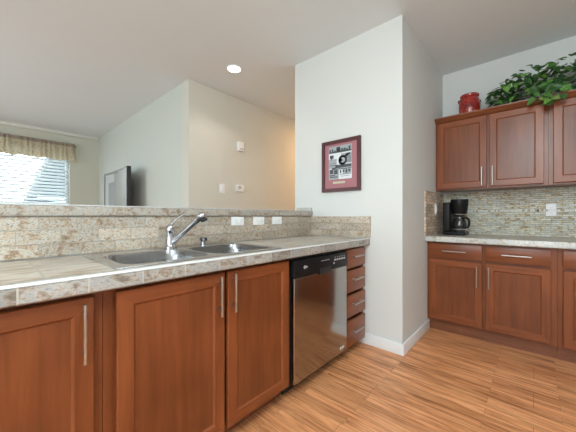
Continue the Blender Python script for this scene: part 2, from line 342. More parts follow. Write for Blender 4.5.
tag(hd.build('hedge', plain('dark_hedge', (0.02, 0.035, 0.02), 0.9, bump=1, bscale=20)), 'dark clipped hedge seen low through the blinds', 'hedge')

# ------------------------------------------------------------------ blinds and valance
bl = thing('window_blinds', 'white horizontal slat blinds in the living room window', 'blinds', (XW-.04, 0.13, 0.9))
mb = MB(); z = 0.93
while z < 2.25:
    t = bmesh.new(); A = []
    for (dx, dz) in ((-.030, -.007), (-.010, .0005), (.010, .0005), (.030, -.007)):
        a = radians(-45); xx = dx*cos(a)-dz*sin(a); zz = dx*sin(a)+dz*cos(a)
        A.append([t.verts.new((XW-.045+xx, y, z+zz+.004)) for y in (y0+.006, y1-.006)])
    for i in range(3):
        f = t.faces.new((A[i][0], A[i+1][0], A[i+1][1], A[i][1])); f.smooth = True
    bmesh.ops.solidify(t, geom=t.faces[:], thickness=0.0025)
    mb.add(t); z += 0.062
SLAT, nt, b = newmat('white_slat'); b.inputs['Base Color'].default_value = (0.85, 0.86, 0.87, 1); b.inputs['Roughness'].default_value = 0.4
mb.build('slats', SLAT, bl)
MB().box(XW-.075, XW-.015, y0+.004, y1-.004, 2.27, 2.325, 0.004).build('head_rail', WHITE, bl)
MB().box(XW-.07, XW-.02, y0+.006, y1-.006, 0.885, 0.905, 0.004).build('bottom_rail', WHITE, bl)
for y in (y0+.18, (y0+y1)/2-.35, (y0+y1)/2+.35, y1-.18): bx(XW-.012, XW-.0105, y-.002, y+.002, 0.9, 2.28).build('cord', WHITE, bl)

def fabric_mat():
    m, nt, b = newmat('cream_patterned_fabric')
    tc = N(nt, 'ShaderNodeTexCoord'); v = N(nt, 'ShaderNodeTexVoronoi'); v.inputs['Scale'].default_value = 26; lk(nt, tc.outputs['Object'], v.inputs['Vector'])
    r = ramp(nt, [(0.12, (0.68, 0.54, 0.40)), (0.40, (0.88, 0.81, 0.66)), (0.7, (0.90, 0.84, 0.70))]); lk(nt, v.outputs['Distance'], r.inputs[0])
    lk(nt, r.outputs[0], b.inputs['Base Color']); b.inputs['Roughness'].default_value = 0.9
    tr = N(nt, 'ShaderNodeBsdfTranslucent'); lk(nt, r.outputs[0], tr.inputs['Color']); ms = N(nt, 'ShaderNodeMixShader'); ms.inputs[0].default_value = 0.5
    lk(nt, b.outputs[0], ms.inputs[1]); lk(nt, tr.outputs[0], ms.inputs[2]); lk(nt, ms.outputs[0], nt.nodes['Material Output'].inputs['Surface'])
    return m
FAB = fabric_mat(); FABH = plain('rose_brown_header_fabric', (0.58, 0.45, 0.37), 0.9, bump=0.6, bscale=90)
va = thing('valance', 'gathered cream valance with a scalloped hem above the window blinds', 'valance', (XW, 0.13, 2.17))
def drape(zs, y_a, y_b, amp0, amp1, thick=0.003, hem=0.0):
    t = bmesh.new(); n = 260; rows = []
    for zi, z in enumerate(zs):
        f = zi/(len(zs)-1); row = []
        for i in range(n+1):
            y = y_a + (y_b-y_a)*i/n
            edge = min(1, (y_b-y)/0.05, (y-y_a)/0.05)
            a = amp1*f + amp0*(1-f)
            ph = 2*pi*y/0.085 + 1.6*sin(y*7.3) + 1.3*sin(y*23) + .5*sin(y*41+zi*.3)
            x = XW + .085*min(1, .12+.88*max(0, edge)**.5) + a*sin(ph)*edge + 0.02*f
            zz = z - hem*f*(sin(2*pi*y/0.31+.7)*.6 + sin(2*pi*y/0.17)*.4)
            yy = y + (0.055*f**1.5 if i > n-14 else 0)*(i-(n-14))/14
            row.append(t.verts.new((x, yy, zz)))
        rows.append(row)
    for a, b in zip(rows, rows[1:]):
        for i in range(n):
            f = t.faces.new((a[i], a[i+1], b[i+1], b[i])); f.smooth = True
    bmesh.ops.solidify(t, geom=t.faces[:], thickness=thick)
    return MB().add(t)
drape([2.455, 2.40, 2.36, 2.31, 2.26, 2.21, 2.175], -1.05, 1.25, 0.010, 0.019, hem=0.016).build('skirt', FAB, va)
drape([2.515, 2.495, 2.475, 2.455], -1.05, 1.25, 0.016, 0.009, hem=0.0).build('header_ruffle', FABH, va)

# ------------------------------------------------------------------ television and things on the living room walls
RZ = -math.atan2(.1756, 1.304)
tv = thing('television', 'flat television angled out from the living room wall above the bar ledge', 'television', (-4.31, 1.392, 1.20), rz=RZ)
M = Matrix.LocRotScale(tv.location, tv.rotation_euler, None)
def tvbox(mb, *a, **k):
    t = MB().box(*a, **k); bmesh.ops.transform(t.bm, matrix=M, verts=t.bm.verts[:]); me = bpy.data.meshes.new('t'); t.bm.to_mesh(me); mb.bm.from_mesh(me); return mb
tvbox(MB(), -1.03, 0, 0.0, 0.055, -.08, 0.635, 0.008).build('casing', BLACKM, tv)
scm = plain('grey_screen', (0.30, 0.305, 0.30), 0.22, spec=0.8)
tvbox(MB(), -1.015, -0.022, -0.004, -0.0005, -0.03, 0.618).build('screen', scm, tv)
mb = MB(); tvbox(mb, -0.60, -0.30, 0.0555, 0.072, -.07, 0.0, 0.004); tvbox(mb, -0.47, -0.43, 0.07, 0.1955, -.06, -.01)
mb.build('wall_bracket', BLACKM, tv)
dl = bpy.data.lights.new('downlight', 'SPOT'); dl.energy = 16; dl.spot_size = radians(130); dl.spot_blend = .6; dl.shadow_soft_size = .06; dl.color = (1, .9, .78)
do = bpy.data.objects.new('downlight', dl); COL.objects.link(do); do.location = (-2.47, 1.87, CH-.02)
pf = thing('picture_frame', 'grey framed print on the wall behind the television', 'picture', (-5.75, 1.649, 1.05))
mb = MB()
for a in ((-6.29, -6.255, 1.05, 1.935), (-5.245, -5.21, 1.05, 1.935), (-6.255, -5.245, 1.05, 1.085), (-6.255, -5.245, 1.90, 1.935)): mb.box(a[0], a[1], 1.625, 1.6495, a[2], a[3], 0.003)
mb.build('frame', plain('grey_frame', (0.22, 0.22, 0.22), 0.4), pf)
MB().box(-6.254, -5.246, 1.64, 1.649, 1.086, 1.899).build('mat_board', plain('pale_mat', (0.55, 0.56, 0.55), 0.7), pf)
MB().box(-6.05, -5.45, 1.637, 1.6395, 1.25, 1.74).build('print', plain('grey_print', (0.3, 0.31, 0.31), 0.6, bump=0), pf)
XH = -3.0495
t = thing('light_switch', 'white rocker switch plate on the hall wall left of the thermostat', 'switch', (XH, 2.11, 1.475))
MB().box(XH, XH+.007, 2.069, 2.153, 1.418, 1.537, 0.002).build('plate', PLASTIC, t)
MB().box(XH+.0072, XH+.014, 2.094, 2.128, 1.443, 1.512, 0.002).build('rocker', PLASTIC, t)
t = thing('thermostat', 'white thermostat on the hall wall right of the switch plate', 'thermostat', (XH, 2.39, 1.5))
MB().box(XH, XH+.028, 2.335, 2.46, 1.458, 1.545, 0.006).build('housing', PLASTIC, t)
MB().box(XH+.0282, XH+.0295, 2.36, 2.41, 1.495, 1.53).build('display', plain('lcd_grey', (0.45, 0.48, 0.44), 0.3), t)
t = thing('door_chime', 'small white box high on the hall wall', 'chime', (XH, 2.40, 2.08))
MB().box(XH, XH+.045, 2.355, 2.445, 2.015, 2.14, 0.006).build('cover', PLASTIC, t)
MB().box(XH+.0452, XH+.047, 2.37, 2.43, 2.03, 2.05).build('grille', GREYMARK, t)
rl = thing('recessed_light', 'lit round downlight set into the ceiling', 'ceiling light', (-2.47, 1.87, CH))
MB().lathe((-2.47, 1.87, CH-.0005), [(.088, 0), (.088, -.006), (.072, -.004), (.070, 0)], 40).build('trim_ring', WHITE, rl)
MB().lathe((-2.47, 1.87, CH-.001), [(0, -.003), (.0695, -.003), (.0695, 0), (0, 0)], 40).build('lens', emit('lit_lens', (1, .97, .9), 6), rl)

# ------------------------------------------------------------------ left run: cabinets
XF = -1.10       # door faces, facing +X
PL = lambda w, h, d: (XF + d - 0.02, w, h)      # d 0..0.02 = slab thickness
YR = 2.93
PR = lambda w, h, d: (w, YR - d + 0.02, h)
YU = 3.235
PU = lambda w, h, d: (w, YU - d + 0.02, h)

def quad(t, pts, mat):
    f = t.faces.new([t.verts.new(p) for p in pts]); f.material_index = mat; return f
def door_mesh(P, w0, w1, h0, h1, fw=0.058):
    """mitred five-piece door frame: stiles with upright grain, rails with crosswise grain"""
    t = bmesh.new(); T = 0.02
    def ring(i, d): return [P(w0+i, h0+i, d), P(w1-i, h0+i, d), P(w1-i, h1-i, d), P(w0+i, h1-i, d)]
    rings = [ring(0, 0), ring(0, T-.003), ring(.003, T), ring(fw-.004, T), ring(fw-.002, T-.0025), ring(fw+.0045, T-.0075), ring(fw+.0045, 0)]
    for a, b in zip(rings, rings[1:]+rings[:1]):
        for k in range(4):
            j = (k+1) % 4; quad(t, (a[k], a[j], b[j], b[k]), 1 if k in (0, 2) else 0)
    bmesh.ops.remove_doubles(t, verts=t.verts[:], dist=1e-5)
    mb = MB(); mb.add(t, -1); return mb
def panel_mesh(P, w0, w1, h0, h1, fw=0.058):
    i = fw+.004
    a = P(w0+i, h0+i, 0.001); b = P(w1-i, h1-i, 0.0126)
    lo = [min(x, y) for x, y in zip(a, b)]; hi = [max(x, y) for x, y in zip(a, b)]
    return MB().box(lo[0], hi[0], lo[1], hi[1], lo[2], hi[2])
def pbox(mb, P, w0, w1, h0, h1, d0, d1, bev=0, mat=0):
    a = P(w0, h0, d0); b = P(w1, h1, d1)
    lo = [min(x, y) for x, y in zip(a, b)]; hi = [max(x, y) for x, y in zip(a, b)]
    return mb.box(lo[0], hi[0], lo[1], hi[1], lo[2], hi[2], bev, mat)
def bar_handle(P, a, b, parent, r=0.0066, off=0.032):
    """bar pull from a=(w,h) to b, on two posts"""
    mb = MB(); D = 0.02
    A = Vector(P(a[0], a[1], D+off)); B = Vector(P(b[0], b[1], D+off)); mb.tube([A, B], r, 12)
    for f in (0.17, 0.83):
        w = a[0]+(b[0]-a[0])*f; h = a[1]+(b[1]-a[1])*f
        mb.tube([P(w, h, D+.0003), P(w, h, D+off)], r*.8, 8)
    o = mb.build('handle', NICKEL, parent); o['label'] = 'brushed nickel bar handle'; return o
def door(P, w0, w1, h0, h1, parent, rail, handle=None):
    d = door_mesh(P, w0, w1, h0, h1).build('door', [WOODZ, rail], parent)
    panel_mesh(P, w0, w1, h0, h1).build('panel', WOODP, d)
    if handle: bar_handle(P, handle[0], handle[1], d)
    return d
def drawer(P, w0, w1, h0, h1, parent, rail, hl=0.19, handle=None):
    d = pbox(MB(), P, w0, w1, h0, h1, 0, 0.02, 0.0035).build('drawer', rail, parent)
    c = (w0+w1)/2; hh = (h0+h1)/2
    if handle is None: handle = ((c-hl/2, hh), (c+hl/2, hh))
    bar_handle(P, handle[0], handle[1], d); return d
def carcass_left(ya, yb, parent, stiles, rails, toe=True):
    mb = MB(); xb = -1.708; xf = XF-.033
    mb.box(xb, xf-.02, ya, ya+.016, 0.09, .866); mb.box(xb, xf-.02, yb-.016, yb, 0.09, .866)
    mb.box(xb, xf-.02, ya+.016, yb-.016, 0.09, .106); mb.box(xb, xb+.006, ya+.016, yb-.016, .106, .866)
    for (a, b) in stiles: mb.box(xf-.02, xf, a, b, 0.075, .866)
    mb.build('body', WOODZ, parent)
    for (h0, h1) in rails:
        for (s, e) in zip(stiles, stiles[1:]): MB().box(xf-.0195, xf-.0005, s[1], e[0], h0, h1).build('face_rail', WOODY, parent)
    if toe: MB().box(-1.200, -1.186, ya, yb, 0, 0.0895).build('toe_board', DARKWOOD, parent)

c1 = thing('base_cabinet', 'red-brown base cabinet at the left end of the sink counter', 'cabinet', (-1.4, -0.03, 0))
carcass_left(-0.36, 0.2875, c1, [(-.36, -.325), (.245, .2875)], [(.075, .115), (.83, .866)])
door(PL, -0.335, 0.257, 0.095, 0.850, c1, WOODY, ((.2255, .645), (.2255, .836)))
c2 = thing('sink_base_cabinet', 'red-brown two-door base cabinet under the double sink', 'cabinet', (-1.4, 0.77, 0))
carcass_left(0.289, 1.2465, c2, [(.289, .34), (.77, .807), (1.222, 1.2465)], [(.075, .115), (.83, .866)])
door(PL, 0.324, 0.779, 0.095, 0.850, c2, WOODY, ((.742, .656), (.742, .840)))
door(PL, 0.797, 1.240, 0.095, 0.850, c2, WOODY, ((.821, .658), (.821, .842)))
c3 = thing('drawer_cabinet', 'narrow red-brown four-drawer cabinet between dishwasher and white wall', 'cabinet', (-1.4, 2.09, 0))
carcass_left(1.917, 2.262, c3, [(1.917, 1.935), (2.225, 2.262)], [(.075, .09), (.284, .304), (.487, .503), (.685, .701), (.836, .866)])
for h0, h1 in ((.072, .278), (.311, .482), (.509, .680), (.707, .850)):
    hh = (h0+h1)/2 + .015
    drawer(PL, 1.928, 2.234, h0, h1, c3, WOODY, handle=((1.985, hh), (2.165, hh)))

# dishwasher
dw = thing('dishwasher', 'stainless steel dishwasher with a black control panel beside the sink cabinet', 'dishwasher', (-1.4, 1.58, 0))
MB().box(-1.70, -1.125, 1.258, 1.908, 0.10, 0.860).build('tub', BLACKM, dw)
d = MB().box(-1.124, -1.088, 1.272, 1.902, 0.085, 0.736, 0.006, seg=3).build('door', STEEL_DW, dw); d['label'] = 'brushed stainless steel door'
p = MB().box(-1.124, -1.082, 1.268, 1.905, 0.740, 0.845, 0.006, seg=3).build('control_panel', BLACK, dw)
mb = MB(); mb.box(-1.0815, -1.0775, 1.53, 1.665, .722, .765, .0015); mb.build('latch_grip', BLACKM, p)
mb = MB()
for k in range(5): bx(-1.0818, -1.0795, 1.71+.032*k, 1.732+.032*k, .796, .808, .0008).build('button', GREYMARK, p)
bx(-1.0818, -1.0795, 1.70, 1.712, .774, .786).build('button', GREYMARK, p)
mb = MB()
for k in range(5): bx(-1.0818, -1.0805, 1.715+.032*k, 1.727+.032*k, .818, .822).build('printed_mark', GREYMARK, p)
bx(-1.0818, -1.0805, 1.545, 1.65, .812, .815).build('printed_mark', GREYMARK, p)
mb = MB()
mb.box(-1.0815, -1.0795, 1.355, 1.395, .793, .800); mb.box(-1.0815, -1.0795, 1.362, 1.372, .786, .807); mb.box(-1.0815, -1.0795, 1.382, 1.389, .788, .803)
mb.build('emblem', GREYMARK, p)
mb = MB()
for k, (a, b) in enumerate(((0, .012), (.017, .026), (.031, .043), (.048, .056))): mb.box(-1.0875, -1.086, 1.80+a, 1.80+b, .118+.002*(k % 2), .134-.002*(k % 2))
mb.build('badge', plain('pale_badge', (.75, .75, .75), .3), d)
MB().box(-1.19, -1.176, 1.262, 1.905, 0, 0.083).build('kick_plate', BLACKM, dw)

# ------------------------------------------------------------------ counter, sink, taps
def rrect(x0, x1, y0, y1, r, n=6):
    out = []
    for cx, cy, a in ((x1-r, y1-r, 0), (x0+r, y1-r, 90), (x0+r, y0+r, 180), (x1-r, y0+r, 270)):
        for k in range(n+1): out.append((cx+r*cos(radians(a+90*k/n)), cy+r*sin(radians(a+90*k/n))))
    return out
def plate(outer, holes, z0, z1):
    """flat plate with holes"""
    t = bmesh.new(); loops = []
    for l in [outer]+holes:
        v = [t.verts.new((x, y, z1)) for x, y in l]; loops.append(v)
        for i in range(len(v)): t.edges.new((v[i], v[(i+1) % len(v)]))
    bmesh.ops.triangle_fill(t, use_beauty=True, use_dissolve=False, edges=t.edges[:])
    ex = bmesh.ops.extrude_face_region(t, geom=t.faces[:])
    bmesh.ops.translate(t, verts=[g for g in ex['geom'] if isinstance(g, bmesh.types.BMVert)], vec=(0, 0, z0-z1))
    return MB().add(t)
ct = thing('countertop', 'stone tiled countertop holding the double sink', 'countertop', (-1.4, 0.75, 0.868))
CT_X0 = -1.7115
plate([(CT_X0, -0.7), (-1.126, -0.7), (-1.126, 2.262), (CT_X0, 2.262)], [rrect(-1.650, -1.150, .350, 1.212, .02)], 0.868, 0.922).build('tile_top', COUNTER_XY, ct)
# rounded edge tile along the front
prof = [(-1.125, .868), (-1.075, .868), (-1.070, .873), (-1.070, .913), (-1.0725, .9205), (-1.078, .925), (-1.086, .9265), (-1.118, .9265), (-1.125, .9235)]
MB().prism(prof, lambda a, b, d: (a, d, b), -0.7, 2.262).build('edge_tile', EDGE_Y, ct)

GLARE = plain('white_glare_line', (0.64, 0.64, 0.62), 0.25)  # edge glare put into thin white strips on counter and ledge
MB().prism([(-1.083, .9268), (-1.076, .9262), (-1.071, .9225), (-1.0700, .920), (-1.0690, .920), (-1.0702, .924), (-1.0755, .928), (-1.083, .9284)], lambda a, b, d: (a, d, b), -0.7, 2.262).build('edge_glare_line', GLARE, ct)
# double bowl sink
sk = thing('kitchen_sink', 'stainless steel double bowl sink set into the tiled counter', 'sink', (-1.39, 0.78, 0.922))
def bowl(t, x0, x1, y0, y1, z, depth):
    rings = []
    for ins, dz, r in ((0, 0, .075), (.004, -.006, .072), (.012, -.06, .068), (.022, -depth*.8, .06), (.045, -depth, .05)):
        l = rrect(x0+ins, x1-ins, y0+ins, y1-ins, r, 8); rings.append([t.verts.new((x, y, z+dz)) for x, y in l])
    for a, b in zip(rings, rings[1:]):
        n = len(a)
        for k in range(n):
            f = t.faces.new((a[k], a[(k+1) % n], b[(k+1) % n], b[k])); f.smooth = True
    f = t.faces.new(rings[-1])
ZS = 0.9285
B1 = (-1.545, -1.175, .378, .765); B2 = (-1.545, -1.175, .795, 1.182)
mb = plate(rrect(-1.662, -1.131, .332, 1.228, .03), [rrect(*B1, .075, 8), rrect(*B2, .075, 8)], 0.9225, ZS)
rim = mb.build('rim', STEEL_SINK, sk, bevel=0.002)
for B in (B1, B2):
    t = bmesh.new(); bowl(t, B[0]+.0003, B[1]-.0003, B[2]+.0003, B[3]-.0003, ZS, 0.185)
    for f in t.faces: f.normal_flip()
    bmesh.ops.solidify(t, geom=t.faces[:], thickness=0.0015)
    mb = MB(); me = bpy.data.meshes.new('t'); t.to_mesh(me); mb.bm.from_mesh(me)
    bo = mb.build('bowl', STEEL_SINK, sk)
    MB().lathe(((B[0]+B[1])/2, (B[2]+B[3])/2, ZS-.185), [(0, .004), (.03, .004), (.042, .006), (.045, .003), (.045, .0016)], 24).build('drain', CHROME, bo)

fa = thing('faucet', 'chrome single-lever faucet rising behind the sink bowls', 'faucet', (-1.615, 0.762, ZS))
fx, fy = -1.62, 0.758
MB().lathe((fx, fy, ZS+.0005), [(0, 0), (.034, 0), (.034, .006), (.029, .012), (.0255, .02), (.0245, .075), (.0245, .095), (.026, .1), (.026, .106), (0, .106)], 28).build('body', CHROME, fa)
cap = MB().lathe((fx, fy, ZS+.107), [(0, 0), (.0255, 0), (.025, .012), (.020, .026), (.011, .034), (0, .036)], 28).build('cap', CHROME, fa)
MB().tube([(fx, fy+.002, ZS+.138), (fx, fy+.03, ZS+.165), (fx+.002, fy+.065, ZS+.190), (fx+.004, fy+.092, ZS+.206)], [.0055, .0038, .0036, .0045], 10).build('lever', CHROME, cap)
A = Vector((fx+.012, fy+.008, ZS+.036)); Bv = Vector((-1.455, .868, 1.118)); dv = (Bv-A)
sp = MB().tube([A+dv*f for f in (0, .1, .3, .6, .72)], [.0165, .0162, .0155, .0145, .0142], 14).build('spout', CHROME, fa)
hv = Vector((dv.x, dv.y, 0)).normalized()
du = dv.normalized(); hp = [A+dv*.725, A+dv*.84, A+dv*.92, Bv-du*.008, Bv+du*.004, Bv+du*.015, Bv+du*.023, Bv+du*.027]
sh = MB().tube(hp, [.0152, .0165, .0205, .0250, .0260, .0235, .0170, .006], 14).build('spray_head', CHROME, sp)
MB().lathe(Bv+hv*.013+Vector((0, 0, -.018)), [(0, 0), (.0205, 0), (.0195, .010), (.016, .012), (0, .012)], 22, axis=(hv.x*.5, hv.y*.5, -1)).build('nozzle', BLACKM, sh)
ag = MB().lathe((-1.628, .985, ZS+.0005), [(0, 0), (.024, 0), (.024, .004), (.018, .008), (.018, .024), (0, .024)], 22).build('sink_fitting', CHROME, sk)  # small chrome sink fitting behind the right bowl, purpose unclear
MB().lathe((-1.628, .985, ZS+.0248), [(0, 0), (.018, 0), (.023, .008), (.025, .020), (.022, .025), (0, .026)], 22).build('sink_fitting_cap', plain('dark_chrome', (.2, .2, .21), .2, 1), ag)

# bar ledge and backsplash of the sink side
le = thing('bar_ledge', 'raised stone tiled bar ledge behind the sink counter', 'counter', (-1.8, 0.75, 1.12))
MB().box(-2.02, -1.7035, -0.75, 2.262, 1.1205, 1.166).build('top', COUNTER_XY, le)
pr = [(-1.703, 1.1205), (-1.689, 1.1205), (-1.686, 1.1235), (-1.686, 1.160), (-1.689, 1.1665), (-1.697, 1.1685), (-1.703, 1.1685)]
MB().prism(pr, lambda a, b, d: (a, d, b), -0.75, 2.262).build('edge_tile', LEDGE_Y, le)
MB().box(-1.6975, -1.6875, -0.75, 2.262, 1.1687, 1.1745, .001).build('edge_glare_line', GLARE, le)  # glare along the ledge top, built as a pale strip
tag(bx(-1.711, -1.7005, -0.74, 2.2545, 0.9275, 1.1195, 0.001).build('backsplash', SPLASH_YZ), 'mottled stone backsplash under the bar ledge with three outlets', 'backsplash')
tag(bx(-1.699, -1.062, 2.2555, 2.2665, 0.928, 1.1155, 0.001).build('backsplash', SPLASH_XZ), 'short stone backsplash on the white wall over the drawers', 'backsplash')
tag(bx(-1.90, -1.70, 2.2555, 2.2665, 1.169, 1.205, 0.001).build('backsplash_tile', COUNTER2_XY), 'small pale tile upright at the end of the bar ledge', 'tile')

def outlet(name, lab, P, w, h, wide, group=None):
    """P maps (w,h,d); wide plates lie on their side"""
    W_, H_ = (.118, .066) if wide else (.072, .116)
    o = thing(name, lab, 'outlet', P(w, h, 0), group)
    pl = pbox(MB(), P, w-W_/2, w+W_/2, h-H_/2, h+H_/2, 0, .006, .0018).build('plate', PLASTIC, o)
    for s in (-1, 1):
        cw, chh = (w+s*.023, h) if wide else (w, h+s*.023)
        a, b = (.015, .017) if wide else (.017, .015)
        so = pbox(MB(), P, cw-a, cw+a, chh-b, chh+b, .0062, .0085, .0008).build('socket', PLASTIC, pl)
        mb = MB()
        for q in (-1, 1):
            if wide: pbox(mb, P, cw-.004, cw+.004, chh+q*.006-.001, chh+q*.006+.001, .0087, .0091)
            else: pbox(mb, P, cw+q*.006-.001, cw+q*.006+.001, chh-.004, chh+.004, .0087, .0091)
        o2 = mb.bm; nm = mb
        # slots stay with the socket's plate as one mesh
        nm.build('slots', SOCKET, pl)
    return o
PO = lambda w, h, d: (-1.7002+d, w, h)
outlet('wall_outlet', 'white outlet on the bar backsplash, nearest the faucet', PO, 1.318, 1.080, True)
outlet('wall_outlet', 'white outlet on the bar backsplash, middle of three', PO, 1.535, 1.080, True)
outlet('wall_outlet', 'white outlet on the bar backsplash, nearest the white pantry wall', PO, 1.752, 1.080, True)

# ------------------------------------------------------------------ framed collage on the white wall
pc = thing('framed_collage', 'maroon framed black and white photo collage on the white wall', 'picture', (-1.3575, 2.2665, 1.35))
yw = 2.2665
mb = MB(); F_ = .032
mb.prism([(-1.563, 1.349), (-1.152, 1.349), (-1.152-F_, 1.349+F_), (-1.563+F_, 1.349+F_)], lambda a, b, d: (a, d, b), yw-.024, yw)
mb.prism([(-1.563, 1.836), (-1.152, 1.836), (-1.152-F_, 1.836-F_), (-1.563+F_, 1.836-F_)], lambda a, b, d: (a, d, b), yw-.024, yw)
mb.prism([(-1.563, 1.349), (-1.563, 1.836), (-1.563+F_, 1.836-F_), (-1.563+F_, 1.349+F_)], lambda a, b, d: (a, d, b), yw-.024, yw)
mb.prism([(-1.152, 1.349), (-1.152, 1.836), (-1.152-F_, 1.836-F_), (-1.152-F_, 1.349+F_)], lambda a, b, d: (a, d, b), yw-.024, yw)
mb.build('frame', plain('maroon_frame', (0.085, 0.022, 0.024), 0.4), pc)
mat_ = MB().box(-1.5305, -1.1845, yw-.012, yw-.001, 1.3815, 1.8035).build('mat_board', plain('dusty_rose_mat', (0.40, 0.165, 0.19), 0.7), pc)
pr_ = MB().box(-1.486, -1.240, yw-.0135, yw-.0122, 1.465, 1.780).build('print', plain('print_paper', (0.72, 0.74, 0.76), 0.6), mat_)
mb = MB()
for x0, x1, z0, z1 in ((.0, 1, .79, 1), (.0, .36, .34, .62), (.55, 1, .46, .76), (.28, 1, .29, .44), (0, .45, .0, .32), (.62, .98, .14, .3)): mb.box(-1.486+x0*.246, -1.486+x1*.246, yw-.0138, yw-.0136, 1.465+z0*.315, 1.465+z1*.315)
mb.build('grey_picture', plain('print_grey', (.36, .38, .40), .6), mat_)
mb = MB(); rnd = random.Random(3); yp = yw-.0141
def ink(x0, x1, z0, z1): mb.box(-1.486+x0*.246, -1.486+x1*.246, yp-.0004, yp, 1.465+z0*.315, 1.465+z1*.315)
def disc(cx, cz, r, r2=0):
    t = bmesh.new(); n = 20; q = lambda rr: [t.verts.new((-1.486+cx*.246+rr*cos(2*pi*k/n), yp-.0003, 1.465+cz*.315+rr*sin(2*pi*k/n))) for k in range(n)]
    a = q(r)
    if r2:
        b = q(r2)
        for k in range(n): t.faces.new((a[k], a[(k+1) % n], b[(k+1) % n], b[k]))
    else: t.faces.new(a)
    bmesh.ops.solidify(t, geom=t.faces[:], thickness=.0003); mb.add(t)
ink(.02, .98, .80, .84); 
for k in range(9): x = .03+k*.105; ink(x, x+.06+.03*rnd.random(), .83, .87+.09*rnd.random())
ink(.36, .52, .84, .97)
disc(.62, .56, .046, .026); disc(.55, .56, .014)
for k in range(6): ink(.72, .98, .48+k*.035, .495+k*.035)
for k in range(4): ink(.72+.02*k, .80+.05*k, .66+.012*k, .70+.015*k)
ink(.05, .22, .64, .74); ink(.10, .16, .60, .66); ink(.04, .30, .48, .49); ink(.02, .42, .42, .435)
ink(.30, .98, .34, .42); ink(.05, .2, .18, .3); ink(.24, .4, .16, .28); ink(.15, .3, .3, .36); ink(.05, .40, .06, .09); ink(.03, .28, .11, .14)
for k in range(4): ink(.50+.12*k, .56+.13*k, .17+.03*(k % 2), .27)
ink(.5, .95, .13, .14); ink(.55, .9, .08, .09); ink(.46, .98, .29, .31)
mb.build('ink_figures', plain('print_ink', (0.07, 0.08, 0.09), 0.6), mat_)
MB().box(-1.44, -1.31, yw-.0135, yw-.0122, 1.425, 1.445).build('caption_strip', plain('pale_caption', (0.55, 0.50, 0.36), 0.6), mat_)

# ------------------------------------------------------------------ right run: base cabinets
def carcass_right(xa, xb, parent, stiles, rails, yf, zb, zt, ybk, toe):
    mb = MB()
    mb.box(xa, xa+.016, yf+.0205, ybk, zb, zt); mb.box(xb-.016, xb, yf+.0205, ybk, zb, zt)
    mb.box(xa+.016, xb-.016, yf+.0205, ybk, zb, zb+.016); mb.box(xa+.016, xb-.016, ybk-.006, ybk, zb+.016, zt)
    if not toe: mb.box(xa+.016, xb-.016, yf+.0205, ybk-.006, zt-.016, zt)
    for (a, b) in stiles: mb.box(a, b, yf, yf+.02, zb, zt)
    mb.build('body', WOODZ, parent)
    for (h0, h1) in rails:
        for (s, e) in zip(stiles, stiles[1:]): MB().box(s[1], e[0], yf+.0005, yf+.0195, h0, h1).build('face_rail', WOODX, parent)
    if toe: MB().box(xa, xb, yf+.055, yf+.069, 0, zb-.0005).build('toe_board', DARKWOOD, parent)
def base_pair(name, lab, xa, xm0, xm1, xb, e0, e1):
    o = thing(name, lab, 'cabinet', ((xa+xb)/2, YR+.3, 0))
    carcass_right(e0, e1, o, [(e0, xa+.012), (xm0-.012, xm1+.012), (xb-.012, e1)], [(.108, .13), (.70, .732), (.845, .874)], YR+.034, .108, .874, 3.567, True)
    for (a, b) in ((xa, xm0), (xm1, xb)): drawer(PR, a, b, .728, .855, o, WOODX)
    door(PR, xa, xm0, .132, .705, o, WOODX, ((xm0-.036, .49), (xm0-.036, .678)))
    door(PR, xm1, xb, .132, .705, o, WOODX, ((xm1+.024, .49), (xm1+.024, .678)))
base_pair('base_cabinet', 'red-brown two-door base cabinet under the coffee maker', -.768, -.345, -.320, .093, -.794, .127)
base_pair('base_cabinet', 'red-brown base cabinet cut by the right edge under the outlet', .158, .56, .585, .99, .1285, 1.03)
c = thing('countertop', 'stone tiled countertop carrying the coffee maker', 'countertop', (.48, 3.2, .876))
MB().box(-.794, XE-.005, 2.913, 3.5605, .876, .925).build('tile_top', COUNTER2_XY, c)
MB().prism([(2.912, .876), (2.885, .876), (2.880, .881), (2.880, .916), (2.883, .924), (2.891, .928), (2.905, .928), (2.912, .926)], lambda a, b, d: (d, a, b), -.794, XE-.005).build('edge_tile', EDGE_X, c)
tag(bx(-.783, XE-.005, 3.561, 3.5705, .926, 1.384).build('backsplash', MOSAIC_XZ), 'stacked stone backsplash behind the coffee maker', 'backsplash')
tag(bx(-.7945, -.784, 2.86, 3.5705, .9285, 1.366).build('backsplash', MOSAIC_YZ), 'brownish stone backsplash return on the pantry side wall', 'backsplash')
# pebble accent strip
mb = MB(); rnd = random.Random(11); x = -.775
while x < 1.0:
    w = rnd.uniform(.010, .022); cx = x+w/2; hgt = rnd.uniform(.014, .018); t = bmesh.new()
    bmesh.ops.create_uvsphere(t, u_segments=8, v_segments=5, radius=1)
    bmesh.ops.transform(t, matrix=Matrix.Translation((cx, 3.5564, 1.172+rnd.uniform(-.003, .003))) @ Matrix.Diagonal((w/2, .004, hgt/1.3, 1)), verts=t.verts[:])
    mb.add(t, rnd.choice((0, 0, 0, 0, 0, 0, 1, 1, 2)), True); x += w*1.02
tag(mb.build('pebble_strip', [plain('pale_pebble', (.78, .77, .71), .4), plain('tan_pebble', (.45, .38, .28), .4), plain('dark_pebble', (.06, .055, .05), .4)]), 'thin pebble accent strip across the stacked stone backsplash', 'tile strip')
PK = lambda w, h, d: (w, 3.5606-d, h)
outlet('wall_outlet', 'white upright outlet on the stacked stone backsplash', PK, .112, 1.176, False)
PSd = lambda w, h, d: (-.7836+d, w, h)
o = thing('light_switch', 'white switch plate seen edge-on on the brownish side backsplash', 'switch', PSd(3.22, 1.19, 0))
